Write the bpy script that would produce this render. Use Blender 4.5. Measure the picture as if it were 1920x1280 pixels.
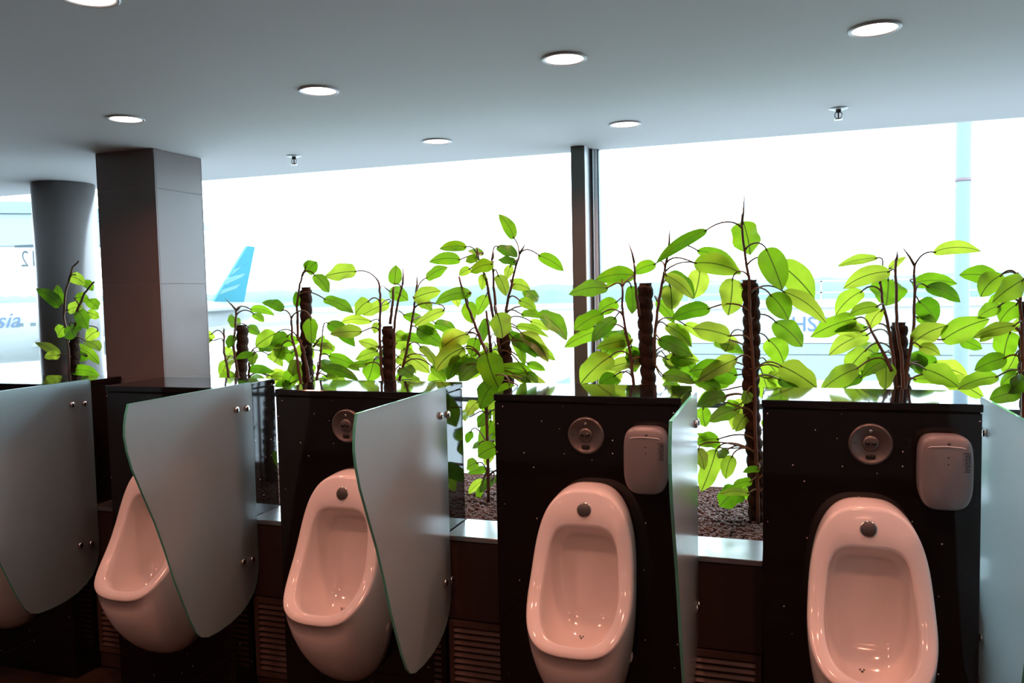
import bpy, bmesh, math, random
from mathutils import Vector, Matrix, Quaternion
from mathutils.bvhtree import BVHTree
for o in list(bpy.data.objects): bpy.data.objects.remove(o)
scene = bpy.context.scene
COL = scene.collection
random.seed(7)
R = math.radians

# ------------------------------------------------------------------ camera
F, YAW, PIT, ROL, CH = 1508.6, .3233, .0615, -.0211, 1.85
fw = Vector((-math.sin(YAW) * math.cos(PIT), math.cos(YAW) * math.cos(PIT), -math.sin(PIT)))
r0 = Vector((math.cos(YAW), math.sin(YAW), 0)); u0 = r0.cross(fw)
rt = r0 * math.cos(ROL) + u0 * math.sin(ROL); up = -r0 * math.sin(ROL) + u0 * math.cos(ROL)
CAM = Vector((0, 0, CH))
cd = bpy.data.cameras.new('camera'); cam = bpy.data.objects.new('camera', cd); COL.objects.link(cam)
m = Matrix((rt, up, -fw)).transposed().to_4x4(); m.translation = CAM
cam.matrix_world = m
cd.sensor_width = 36; cd.lens = F / 1920 * 36; cd.clip_start = .05; cd.clip_end = 3000
scene.camera = cam

# ------------------------------------------------------------------ sky / exposure
SKY_COL, SKY_L = (.70, .87, 1.0), 8.4
LAMP_COL, LAMP_W = (1.0, .38, .25), 5.0
world = bpy.data.worlds.new('overcast_sky'); scene.world = world; world.use_nodes = True
bg = world.node_tree.nodes['Background']; bg.inputs[0].default_value = (*SKY_COL, 1); bg.inputs[1].default_value = SKY_L
cy = scene.cycles; cy.max_bounces = 7; cy.diffuse_bounces = 4; cy.glossy_bounces = 3; cy.transmission_bounces = 5; cy.transparent_max_bounces = 8; cy.caustics_reflective = False
vs = scene.view_settings
vs.view_transform = 'Standard'; vs.look = 'None'; vs.exposure = 0.0; vs.gamma = 1.0; vs.use_curve_mapping = False


# ------------------------------------------------------------------ helpers
def ray(px, py): return fw + rt * ((px - 960) / F) + up * ((640 - py) / F)


def at(px, py, Y): d = ray(px, py); return CAM + d * (Y / d.y)          # photo direction met at depth Y


def atz(px, py, Z): d = ray(px, py); return CAM + d * ((Z - CH) / d.z)


def mpp(P): return (Vector(P) - CAM).dot(fw) / F                         # metres per pixel at P


class MB:
    def __init__(s): s.v = []; s.f = []; s.m = []; s.sm = []; s.uv = None

    def add(s, verts, faces, mi=0, smooth=False):
        b = len(s.v); s.v += [tuple(p) for p in verts]
        for f in faces: s.f.append([b + i for i in f]); s.m.append(mi); s.sm.append(smooth)
        return s

    def box(s, x0, x1, y0, y1, z0, z1, mi=0):
        v = [(x, y, z) for x in (x0, x1) for y in (y0, y1) for z in (z0, z1)]
        return s.add(v, [(0, 1, 3, 2), (4, 6, 7, 5), (0, 4, 5, 1), (2, 3, 7, 6), (0, 2, 6, 4), (1, 5, 7, 3)], mi)

    def bbox(s, x0, x1, y0, y1, z0, z1, b=.004, mi=0):
        bm = bmesh.new(); bmesh.ops.create_cube(bm, size=1)
        for v in bm.verts: v.co = ((x0 + x1) / 2 + v.co.x * (x1 - x0), (y0 + y1) / 2 + v.co.y * (y1 - y0), (z0 + z1) / 2 + v.co.z * (z1 - z0))
        bmesh.ops.bevel(bm, geom=bm.edges[:], offset=b, segments=1, affect='EDGES')
        bm.verts.index_update(); s.add([v.co for v in bm.verts], [[v.index for v in f.verts] for f in bm.faces], mi); bm.free(); return s

    def tube(s, pts, rad, n=6, mi=0, caps=True):
        pts = [Vector(p) for p in pts]; k = len(pts); rads = rad if isinstance(rad, (list, tuple)) else [rad] * k
        ref = Vector((.31, .87, .38)); rings = []; vv = []
        for i, p in enumerate(pts):
            t = (pts[min(i + 1, k - 1)] - pts[max(i - 1, 0)]).normalized()
            a = t.cross(ref).normalized(); b = t.cross(a)
            for j in range(n):
                an = 2 * math.pi * j / n; vv.append(p + (a * math.cos(an) + b * math.sin(an)) * rads[i])
        ff = [(i * n + j, i * n + (j + 1) % n, (i + 1) * n + (j + 1) % n, (i + 1) * n + j) for i in range(k - 1) for j in range(n)]
        if caps: ff += [tuple(range(n))[::-1], tuple(range((k - 1) * n, k * n))]
        return s.add(vv, ff, mi, True)

    def lathe(s, prof, n=32, mi=0, axis='Z', c=(0, 0, 0), smooth=True):
        vv = []; k = len(prof)
        for (r_, h_) in prof:
            for j in range(n):
                a = 2 * math.pi * j / n; x, y = r_ * math.cos(a), r_ * math.sin(a)
                p = {'Z': (x, y, h_), 'Y': (x, h_, y), 'X': (h_, x, y)}[axis]
                vv.append((p[0] + c[0], p[1] + c[1], p[2] + c[2]))
        ff = [(i * n + j, i * n + (j + 1) % n, (i + 1) * n + (j + 1) % n, (i + 1) * n + j) for i in range(k - 1) for j in range(n)]
        ff += [tuple(range(n))[::-1], tuple(range((k - 1) * n, k * n))]
        return s.add(vv, ff, mi, smooth)

    def prism(s, pts2, d0, d1, axis='X', mi=0, edge_mi=None):
        n = len(pts2)
        mk = {'X': lambda d, p: (d, p[0], p[1]), 'Y': lambda d, p: (p[0], d, p[1]), 'Z': lambda d, p: (p[0], p[1], d)}[axis]
        vv = [mk(d0, p) for p in pts2] + [mk(d1, p) for p in pts2]
        s.add(vv, [tuple(range(n))[::-1], tuple(range(n, 2 * n))], mi)
        b = len(s.v) - 2 * n
        for i in range(n):
            j = (i + 1) % n; s.f.append([b + i, b + j, b + n + j, b + n + i]); s.m.append(mi if edge_mi is None else edge_mi); s.sm.append(False)
        return s

    def mesh(s, name, mats):
        me = bpy.data.meshes.new(name); me.from_pydata(s.v, [], s.f)
        for m_ in (mats if isinstance(mats, (list, tuple)) else [mats]): me.materials.append(m_)
        me.polygons.foreach_set('material_index', s.m); me.polygons.foreach_set('use_smooth', s.sm)
        bm = bmesh.new(); bm.from_mesh(me); bmesh.ops.recalc_face_normals(bm, faces=bm.faces); bm.to_mesh(me); bm.free()
        me.update(); return me

    def build(s, name, mats, parent=None, loc=(0, 0, 0)): return link(name, s.mesh(name, mats), parent, loc)


def link(name, me, parent=None, loc=(0, 0, 0)):
    o = bpy.data.objects.new(name, me); COL.objects.link(o); o.location = loc; o.parent = parent; return o


def tag(o, label=None, cat=None, group=None, kind=None):
    if label: o['label'] = label
    if cat: o['category'] = cat
    if group: o['group'] = group
    if kind: o['kind'] = kind
    return o


def empty(name, loc, label, cat, group=None, kind=None):
    o = bpy.data.objects.new(name, None); COL.objects.link(o); o.location = loc; o.empty_display_size = .1
    return tag(o, label, cat, group, kind)


def text_mesh(body, size, depth, mat, shear=0.0, align='CENTER'):
    cu = bpy.data.curves.new('lettering', 'FONT'); cu.body = body; cu.size = size; cu.extrude = depth; cu.shear = shear
    cu.align_x = align; cu.align_y = 'CENTER'; cu.resolution_u = 3
    t = bpy.data.objects.new('lettering_tmp', cu); COL.objects.link(t); bpy.context.view_layer.update()
    me = bpy.data.meshes.new_from_object(t.evaluated_get(bpy.context.evaluated_depsgraph_get()))
    bpy.data.objects.remove(t); me.materials.clear(); me.materials.append(mat); me.name = 'lettering'; return me


# ------------------------------------------------------------------ materials
def mat(name, col, rough=.5, metal=0.0, spec=.5, **kw):
    m_ = bpy.data.materials.new(name); m_.use_nodes = True; b = m_.node_tree.nodes['Principled BSDF']
    b.inputs['Base Color'].default_value = (*col, 1); b.inputs['Roughness'].default_value = rough
    b.inputs['Metallic'].default_value = metal; b.inputs['Specular IOR Level'].default_value = spec
    for k, v in kw.items(): b.inputs[k.replace('_', ' ')].default_value = v
    return m_


def nd(m_, t, **kw):
    n = m_.node_tree.nodes.new(t)
    for k, v in kw.items(): setattr(n, k, v)
    return n


def lk(m_, a, b): m_.node_tree.links.new(a, b)


def mottled(name, c0, c1, scale=6, rough=.5, bump=0.0, spec=.5, metal=0.0, stretch=(1, 1, 1), detail=4):
    m_ = mat(name, c0, rough, metal, spec); b = m_.node_tree.nodes['Principled BSDF']
    tc = nd(m_, 'ShaderNodeTexCoord'); mp = nd(m_, 'ShaderNodeMapping'); mp.inputs['Scale'].default_value = stretch
    nz = nd(m_, 'ShaderNodeTexNoise'); nz.inputs['Scale'].default_value = scale; nz.inputs['Detail'].default_value = detail
    mx = nd(m_, 'ShaderNodeMix', data_type='RGBA'); mx.inputs[6].default_value = (*c0, 1); mx.inputs[7].default_value = (*c1, 1)
    lk(m_, tc.outputs['Object'], mp.inputs[0]); lk(m_, mp.outputs[0], nz.inputs['Vector']); lk(m_, nz.outputs['Fac'], mx.inputs[0]); lk(m_, mx.outputs[2], b.inputs['Base Color'])
    if bump:
        bp = nd(m_, 'ShaderNodeBump'); bp.inputs['Strength'].default_value = bump; bp.inputs['Distance'].default_value = .01
        lk(m_, nz.outputs['Fac'], bp.inputs['Height']); lk(m_, bp.outputs[0], b.inputs['Normal'])
    return m_


def sheen(m_, f0=.04):
    # angle-dependent reflectance, the same for both faces of a sheet
    lw = nd(m_, 'ShaderNodeLayerWeight'); lw.inputs[0].default_value = .5; pw = nd(m_, 'ShaderNodeMath', operation='POWER'); pw.inputs[1].default_value = 5
    ma = nd(m_, 'ShaderNodeMath', operation='MULTIPLY_ADD'); ma.inputs[1].default_value = 1 - f0; ma.inputs[2].default_value = f0
    lk(m_, lw.outputs['Facing'], pw.inputs[0]); lk(m_, pw.outputs[0], ma.inputs[0]); return ma


def granite():
    m_ = mat('black_granite', (.006, .005, .005), .06, 0, .5); b = m_.node_tree.nodes['Principled BSDF']
    tc = nd(m_, 'ShaderNodeTexCoord'); vo = nd(m_, 'ShaderNodeTexVoronoi'); vo.inputs['Scale'].default_value = 26
    lt = nd(m_, 'ShaderNodeMath', operation='LESS_THAN'); lt.inputs[1].default_value = .07
    sp = nd(m_, 'ShaderNodeSeparateColor'); gt = nd(m_, 'ShaderNodeMath', operation='GREATER_THAN'); gt.inputs[1].default_value = .45
    ml = nd(m_, 'ShaderNodeMath', operation='MULTIPLY')
    mx = nd(m_, 'ShaderNodeMix', data_type='RGBA'); mx.inputs[6].default_value = (.006, .005, .005, 1); mx.inputs[7].default_value = (.62, .62, .64, 1)
    lk(m_, tc.outputs['Object'], vo.inputs['Vector']); lk(m_, vo.outputs['Distance'], lt.inputs[0]); lk(m_, vo.outputs['Color'], sp.inputs[0])
    lk(m_, sp.outputs[0], gt.inputs[0]); lk(m_, lt.outputs[0], ml.inputs[0]); lk(m_, gt.outputs[0], ml.inputs[1]); lk(m_, ml.outputs[0], mx.inputs[0]); lk(m_, mx.outputs[2], b.inputs['Base Color'])
    return m_


def frosted():
    m_ = bpy.data.materials.new('frosted_glass'); m_.use_nodes = True; nt = m_.node_tree; nt.nodes.clear()
    out = nd(m_, 'ShaderNodeOutputMaterial'); tr = nd(m_, 'ShaderNodeBsdfTranslucent'); tr.inputs[0].default_value = (.70, .86, .88, 1)
    rf = nd(m_, 'ShaderNodeBsdfRefraction'); rf.inputs['Color'].default_value = (.90, .97, .97, 1); rf.inputs['Roughness'].default_value = .6; rf.inputs['IOR'].default_value = 1.25
    df = nd(m_, 'ShaderNodeBsdfDiffuse'); df.inputs[0].default_value = (.34, .40, .42, 1)
    gl = nd(m_, 'ShaderNodeBsdfGlossy'); gl.inputs['Roughness'].default_value = .2
    m0 = nd(m_, 'ShaderNodeMixShader'); m0.inputs[0].default_value = .45
    mx = nd(m_, 'ShaderNodeMixShader'); mx.inputs[0].default_value = .16
    fr = sheen(m_); m2 = nd(m_, 'ShaderNodeMixShader')
    lk(m_, tr.outputs[0], m0.inputs[1]); lk(m_, rf.outputs[0], m0.inputs[2])
    lk(m_, m0.outputs[0], mx.inputs[1]); lk(m_, df.outputs[0], mx.inputs[2]); lk(m_, fr.outputs[0], m2.inputs[0])
    lk(m_, mx.outputs[0], m2.inputs[1]); lk(m_, gl.outputs[0], m2.inputs[2]); lk(m_, m2.outputs[0], out.inputs[0]); return m_


def pane_glass():
    m_ = bpy.data.materials.new('window_glass'); m_.use_nodes = True; nt = m_.node_tree; nt.nodes.clear()
    out = nd(m_, 'ShaderNodeOutputMaterial'); tr = nd(m_, 'ShaderNodeBsdfTransparent'); tr.inputs[0].default_value = (.97, .99, .99, 1)
    gl = nd(m_, 'ShaderNodeBsdfGlossy'); gl.inputs['Roughness'].default_value = .0
    fr = sheen(m_, .03); m2 = nd(m_, 'ShaderNodeMixShader')
    lk(m_, fr.outputs[0], m2.inputs[0]); lk(m_, tr.outputs[0], m2.inputs[1]); lk(m_, gl.outputs[0], m2.inputs[2]); lk(m_, m2.outputs[0], out.inputs[0]); return m_


def leaf_mat():
    m_ = bpy.data.materials.new('leaf'); m_.use_nodes = True; nt = m_.node_tree; nt.nodes.clear()
    out = nd(m_, 'ShaderNodeOutputMaterial'); oi = nd(m_, 'ShaderNodeObjectInfo')
    cr = nd(m_, 'ShaderNodeValToRGB'); e = cr.color_ramp.elements
    e[0].position = 0; e[0].color = (.07, .18, .003, 1); e[1].position = 1; e[1].color = (.44, .50, .035, 1)
    x = e.new(.5); x.color = (.21, .38, .008, 1)
    uv = nd(m_, 'ShaderNodeUVMap'); sx = nd(m_, 'ShaderNodeSeparateXYZ')
    # dark midrib and faint side veins as leaf pigment
    s1 = nd(m_, 'ShaderNodeMath', operation='SUBTRACT'); s1.inputs[1].default_value = .5; ab = nd(m_, 'ShaderNodeMath', operation='ABSOLUTE')
    lt = nd(m_, 'ShaderNodeMath', operation='LESS_THAN'); lt.inputs[1].default_value = .022
    wv = nd(m_, 'ShaderNodeMath', operation='MULTIPLY_ADD'); wv.inputs[1].default_value = -1.1
    fr = nd(m_, 'ShaderNodeMath', operation='MULTIPLY'); fr.inputs[1].default_value = 9; fc = nd(m_, 'ShaderNodeMath', operation='FRACT')
    l2 = nd(m_, 'ShaderNodeMath', operation='LESS_THAN'); l2.inputs[1].default_value = .10; h2 = nd(m_, 'ShaderNodeMath', operation='MULTIPLY'); h2.inputs[1].default_value = .16
    mxm = nd(m_, 'ShaderNodeMath', operation='MAXIMUM')
    lk(m_, uv.outputs[0], sx.inputs[0]); lk(m_, sx.outputs[1], s1.inputs[0]); lk(m_, s1.outputs[0], ab.inputs[0]); lk(m_, ab.outputs[0], lt.inputs[0])
    lk(m_, ab.outputs[0], wv.inputs[0]); lk(m_, sx.outputs[0], wv.inputs[2]); lk(m_, wv.outputs[0], fr.inputs[0]); lk(m_, fr.outputs[0], fc.inputs[0]); lk(m_, fc.outputs[0], l2.inputs[0]); lk(m_, l2.outputs[0], h2.inputs[0])
    lk(m_, lt.outputs[0], mxm.inputs[0]); lk(m_, h2.outputs[0], mxm.inputs[1])
    nz = nd(m_, 'ShaderNodeTexNoise'); nz.inputs['Scale'].default_value = 18; tc = nd(m_, 'ShaderNodeTexCoord'); lk(m_, tc.outputs['Object'], nz.inputs['Vector'])
    ad = nd(m_, 'ShaderNodeMath', operation='MULTIPLY_ADD'); ad.inputs[1].default_value = .35; ad.use_clamp = True
    sb = nd(m_, 'ShaderNodeMath', operation='SUBTRACT'); sb.inputs[1].default_value = .17
    lk(m_, nz.outputs['Fac'], ad.inputs[0]); lk(m_, oi.outputs['Random'], sb.inputs[0]); lk(m_, sb.outputs[0], ad.inputs[2]); lk(m_, ad.outputs[0], cr.inputs[0])
    mx = nd(m_, 'ShaderNodeMix', data_type='RGBA'); mx.inputs[7].default_value = (.07, .10, .01, 1)
    lk(m_, mxm.outputs[0], mx.inputs[0]); lk(m_, cr.outputs[0], mx.inputs[6])
    tr = nd(m_, 'ShaderNodeBsdfTranslucent'); lk(m_, mx.outputs[2], tr.inputs[0])
    dk = nd(m_, 'ShaderNodeMix', data_type='RGBA', blend_type='MULTIPLY'); dk.inputs[0].default_value = 1; dk.inputs[7].default_value = (.45, .5, .6, 1); lk(m_, mx.outputs[2], dk.inputs[6])
    df = nd(m_, 'ShaderNodeBsdfDiffuse'); lk(m_, dk.outputs[2], df.inputs[0])
    gl = nd(m_, 'ShaderNodeBsdfGlossy'); gl.inputs['Roughness'].default_value = .42
    m1 = nd(m_, 'ShaderNodeMixShader'); m1.inputs[0].default_value = .38; m2 = nd(m_, 'ShaderNodeMixShader'); fz = sheen(m_, .03)
    lk(m_, tr.outputs[0], m1.inputs[1]); lk(m_, df.outputs[0], m1.inputs[2]); lk(m_, fz.outputs[0], m2.inputs[0]); lk(m_, m1.outputs[0], m2.inputs[1]); lk(m_, gl.outputs[0], m2.inputs[2]); lk(m_, m2.outputs[0], out.inputs[0])
    return m_


def emit(name, col, s):
    m_ = mat(name, (1, 1, 1), .4); b = m_.node_tree.nodes['Principled BSDF']
    b.inputs['Emission Color'].default_value = (*col, 1); b.inputs['Emission Strength'].default_value = s; return m_


M = dict(
    granite=granite(), frost=frosted(), pane=pane_glass(), leaf=leaf_mat(),
    edge=mat('green_glass_edge', (.12, .58, .45), .10, 0, .8),
    ceramic=mat('glazed_ceramic', (.78, .73, .70), .10, 0, .5),
    ceiling=mottled('painted_ceiling', (.86, .86, .86), (.83, .83, .84), .9, .75),
    wall=mottled('brown_room_tile', (.15, .105, .085), (.11, .08, .065), 3, .5),
    floor=mottled('dark_floor_tile', (.050, .030, .022), (.028, .018, .014), 5, .28),
    grout=mat('dark_grout', (.018, .014, .012), .8),
    tile=mottled('grey_brown_tile', (.215, .175, .165), (.18, .15, .145), 4, .42),
    joint=mat('pale_tile_joint', (.35, .30, .28), .8),
    steel=mottled('brushed_steel', (.55, .56, .57), (.44, .45, .46), 8, .28, 0, .5, .9, (1, 12, 1)),
    chrome=mat('polished_metal', (.62, .60, .58), .12, 1),
    satin=mat('satin_metal_plate', (.13, .115, .11), .36, .5),
    darkmetal=mat('dark_metal', (.06, .055, .05), .35, .6),
    brown=mottled('brown_wall_tile', (.055, .033, .024), (.040, .024, .018), 5, .38),
    slat=mat('brown_louvre', (.085, .052, .042), .4),
    black=mat('matt_black', (.004, .004, .004), .6),
    blackgloss=mat('black_plastic', (.012, .011, .011), .2),
    disc=mat('dark_grey_rubber', (.06, .06, .06), .32),
    plastic=mat('grey_plastic', (.20, .18, .18), .36),
    ink=mat('dark_lettering', (.03, .03, .035), .6),
    mullion=mat('grey_mullion', (.12, .125, .12), .5),
    alu=mat('pale_aluminium', (.70, .73, .76), .3, .3),
    white=mat('white_paint', (.80, .80, .80), .5),
    column=mottled('satin_column_cladding', (.24, .22, .22), (.20, .19, .19), 2, .26, 0, .5, .35),
    moss=mottled('coir_pole', (.060, .030, .018), (.018, .010, .007), 90, .95, 1.0, .2, 0, (1, 1, .5)),
    stem=mottled('brown_stem', (.16, .065, .030), (.07, .032, .018), 40, .6),
    petiole=mottled('petiole', (.16, .10, .03), (.10, .045, .02), 20, .5),
    soil=mottled('soil', (.05, .03, .022), (.03, .02, .015), 30, .9),
    pebble=mottled('clay_pebbles', (.16, .075, .05), (.07, .04, .032), 45, .8),
    lens=emit('lit_lens', (1, .86, .78), 5.0),
    trim=mat('white_lamp_ring', (.75, .75, .77), .35),
    apron=mottled('concrete_apron', (.62, .63, .64), (.56, .58, .59), .02, .9),
    darker_ground=mottled('darker_ground', (.27, .27, .27), (.23, .23, .23), .5, .9), facade=mat('facade', (.3, .3, .3), .8),  # darker ground tone is made up to weaken bounce by the window
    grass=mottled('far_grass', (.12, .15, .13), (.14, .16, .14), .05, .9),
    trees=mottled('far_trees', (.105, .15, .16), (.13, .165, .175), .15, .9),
    jetwhite=mat('white_aircraft_skin', (.19, .20, .195), .4),
    jetteal=mat('teal_livery', (.022, .13, .165), .5, 0, .2), jetpale=mat('pale_teal_livery', (.085, .18, .19), .5, 0, .2),
    jetglass=mat('aircraft_windows', (.06, .08, .09), .3),
    bridge=mat('white_bridge_cladding', (.25, .25, .24), .6), bridgeb=mat('pale_blue_cladding', (.16, .19, .19), .6),
    navy=mat('navy_lettering', (.045, .08, .14), .6), red=mat('red_logo', (.19, .10, .11), .6),
    steelblue=mat('blue_grey_paint', (.105, .15, .18), .5), truck=mat('truck_blue', (.08, .13, .19), .5), tyre=mat('tyre', (.04, .04, .04), .8), pinkred=mat('faded_red', (.13, .09, .10), .6),
    film=mat('pale_blue_film', (.40, .58, .66), .5, 0, .5, Alpha=.45), filmink=mat('film_lettering', (.22, .36, .44), .6, 0, .5, Alpha=.6),
)

# ------------------------------------------------------------------ dimensions
Y0, YB, HT = 2.95, 3.335, 1.452      # pier front, back, top
YS, SZ = 3.105, .825                 # planter wall front, sill top
YW, CZ = 4.37, 2.615                 # window plane, ceiling
PIER = [(-3.99, -3.28), (-3.006, -2.34), (-2.075, -1.355), (-1.071, -.345), (-.065, .626)]
XL, XR, YK = -8.0, 4.2, -2.4

# ------------------------------------------------------------------ room shell
fl = tag(MB().box(XL, XR, YK, YW + .08, -.12, -.008).build('floor', M['grout']), 'dark brown tiled restroom floor', None, None, 'structure')
tme = MB().bbox(-.2975, .2975, -.2975, .2975, -.010, 0, .003).mesh('floor_tile', M['floor'])
for i in range(14):
    for j in range(8):
        x, y = -5.4 + i * .6, 2.78 - j * .6
        link('floor_tile', tme, fl, (x, y, 0))
tag(MB().box(XL, XR, YK, YW + .03, CZ, CZ + .2).build('ceiling', M['ceiling']), 'smooth white painted ceiling', None, None, 'structure')
tag(MB().box(XL, XR, YK - .15, YK, -.12, CZ + .1).build('wall_back', M['wall']), 'brown tiled wall behind the viewer', None, None, 'structure')
tag(MB().box(XL - .15, XL, YK - .15, YW + .1, -.12, CZ + .1).build('wall_left', M['wall']), 'brown tiled end wall', None, None, 'structure')
tag(MB().box(XR, XR + .15, YK - .15, YW + .1, -.12, CZ + .1).build('wall_right', M['wall']), 'brown tiled end wall by the last urinal', None, None, 'structure')

# windows : three bays between mullions
bays = [(XL, -4.66), (-4.66, -.99), (-.99, XR)]
for n, (a, b) in enumerate(bays):
    w = empty('window_%d' % (n + 1), ((a + b) / 2, YW, SZ - .05), 'tall fixed window bay looking onto the airfield', 'window', None, 'structure'); del w['category']
    c = (a + b) / 2
    MB().box(a - c + .004, b - c - .004, .0, .012, .05, CZ - SZ + .045).build('pane', M['pane'], w)
    g = MB(); g.box(a - c, b - c, -.03, .06, -.02, .045); g.build('bottom_rail', M['alu'], w)
    z = at(1360, 761, YW).z - (SZ - .05)
    MB().box(a - c, b - c, .014, .05, z - .014, z + .014).build('transom', M['steelblue'], w)
for n, xm in enumerate((-4.66, -.99)):
    t = empty('trim_%d' % (n + 1), (xm, YW, SZ - .05), 'grey window mullion with pale aluminium beads', None, None, 'structure')
    hh = CZ - SZ + .05
    MB().box(-.072, .0, -.15, .08, .0, hh).build('mullion_box', M['mullion'], t)
    MB().box(.0005, .004, -.149, -.001, .0, hh).build('painted_lit_side', M['alu'], t)  # pale colour paints in the window light on the mullion's side face
    MB().box(.0045, .022, -.012, .04, .0, hh).build('gasket', M['steelblue'], t)
    MB().box(.0225, .024, -.045, .04, .0, hh).build('glazing_bead', M['alu'], t)
    MB().box(.0245, .040, -.020, .04, .0, hh).build('glazing_bead', M['alu'], t)
    MB().box(.0405, .047, -.008, .04, .0, hh).build('gasket', M['steelblue'], t)

# planter bed
bed = tag(MB().box(XL + .005, XR - .005, YB + .016, YW - .032, 0.0, SZ - .04).build('planter_bed', M['soil']), 'long soil filled planter trough under the window', 'planter')
led = tag(MB().box(XL, XR, YW - .13, YW - .031, SZ - .04, SZ - .006).build('trim_3', M['alu']), 'pale window ledge behind the pebbles', None, None, 'structure')

# ------------------------------------------------------------------ piers, planter walls, grilles
pl = ['leftmost black granite pier, cut off by the frame edge', 'black granite pier in front of the tiled pillar', 'black granite pier in the middle, with a round sensor and no dispenser',
      'black granite pier second from the right, with sensor and dispenser', 'rightmost black granite pier, with sensor and dispenser']
for i, (a, b) in enumerate(PIER):
    c = (a + b) / 2
    p = empty('granite_pier', (c, (Y0 + YB) / 2, 0), pl[i], 'pier', 'black granite piers')
    hw, hd = (b - a) / 2, (YB - Y0) / 2
    MB().bbox(-hw + .003, hw - .003, -hd + .003, hd, 0, HT - .031, .002).build('body', M['granite'], p)
    MB().bbox(-hw, hw, -hd, hd, HT - .027, HT, .003).build('cap_slab', M['granite'], p)
    MB().box(-hw + .008, hw - .008, -hd + .008, hd - .005, HT - .031, HT - .027).build('joint', M['grout'], p)

gaps = [(PIER[i][1], PIER[i + 1][0]) for i in range(4)] + [(PIER[4][1], PIER[4][1] + .28), (PIER[0][0] - .28, PIER[0][0])]
gn = ['between the leftmost pier and the pillar pier', 'between the pillar pier and the middle pier', 'between the middle pier and the second pier from the right', 'between the two rightmost piers', 'right of the rightmost pier', 'at the far left end']
for i, (a, b) in enumerate(gaps):
    w = (b - a) / 2 - .001; c = (a + b) / 2
    p = empty('planter_wall', (c, YS, 0), 'low brown planter wall with steel sill ' + gn[i], 'wall', 'low planter walls')
    MB().box(-w, w, .006, YB - YS, 0, SZ - .022).build('core', M['grout'], p)
    MB().bbox(-w, w, -.002, .006, .462, SZ - .026, .001).build('tile', M['brown'], p)
    MB().bbox(-w, w, -.002, .006, .0, .075, .001).build('tile', M['brown'], p)
    MB().bbox(-w, w, -.010, YB - YS + .012, SZ - .022, SZ, .002).build('sill', M['steel'], p)
    g = empty('vent_grille', (c, YS + .004, .08), 'brown louvred vent grille ' + gn[i], 'grille', 'louvred vent grilles')
    hh = .375; iw = w - .004
    f = MB(); f.box(-iw, -iw + .022, -.014, .0, 0, hh); f.box(iw - .022, iw, -.014, .0, 0, hh); f.box(-iw + .022, iw - .022, -.014, 0, hh - .024, hh); f.box(-iw + .022, iw - .022, -.014, 0, 0, .024)
    f.build('frame', M['slat'], g)
    MB().box(-iw + .022, iw - .022, -.001, .0, .024, hh - .024).build('backing', M['black'], g)
    sm = MB().add([(-iw + .022, -.015, -.006), (iw - .022, -.015, -.006), (iw - .022, -.002, .008), (-iw + .022, -.002, .008),
                   (-iw + .022, -.015, -.003), (iw - .022, -.015, -.003), (iw - .022, -.002, .011), (-iw + .022, -.002, .011)],
                  [(0, 3, 2, 1), (4, 5, 6, 7), (0, 1, 5, 4), (3, 7, 6, 2), (0, 4, 7, 3), (1, 2, 6, 5)]).mesh('slat', M['slat'])
    for k in range(12): link('slat', sm, g, (0, 0, .038 + k * .0268))

# ------------------------------------------------------------------ urinals
def lerp(tab, x):
    if x <= tab[0][0]: return tab[0][1]
    for (a, b), (c, d) in zip(tab, tab[1:]):
        if x <= c:
            t = (x - a) / (c - a); return b + (d - b) * t
    return tab[-1][1]


PROT = [(.33, .375), (.36, .368), (.39, .345), (.43, .300), (.48, .250), (.54, .208), (.62, .172), (.72, .142), (.80, .124), (.86, .108), (.88, .10)]


def prot(z):
    return (lerp(PROT, z - .025) + lerp(PROT, z) * 2 + lerp(PROT, z + .025)) / 4


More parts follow.
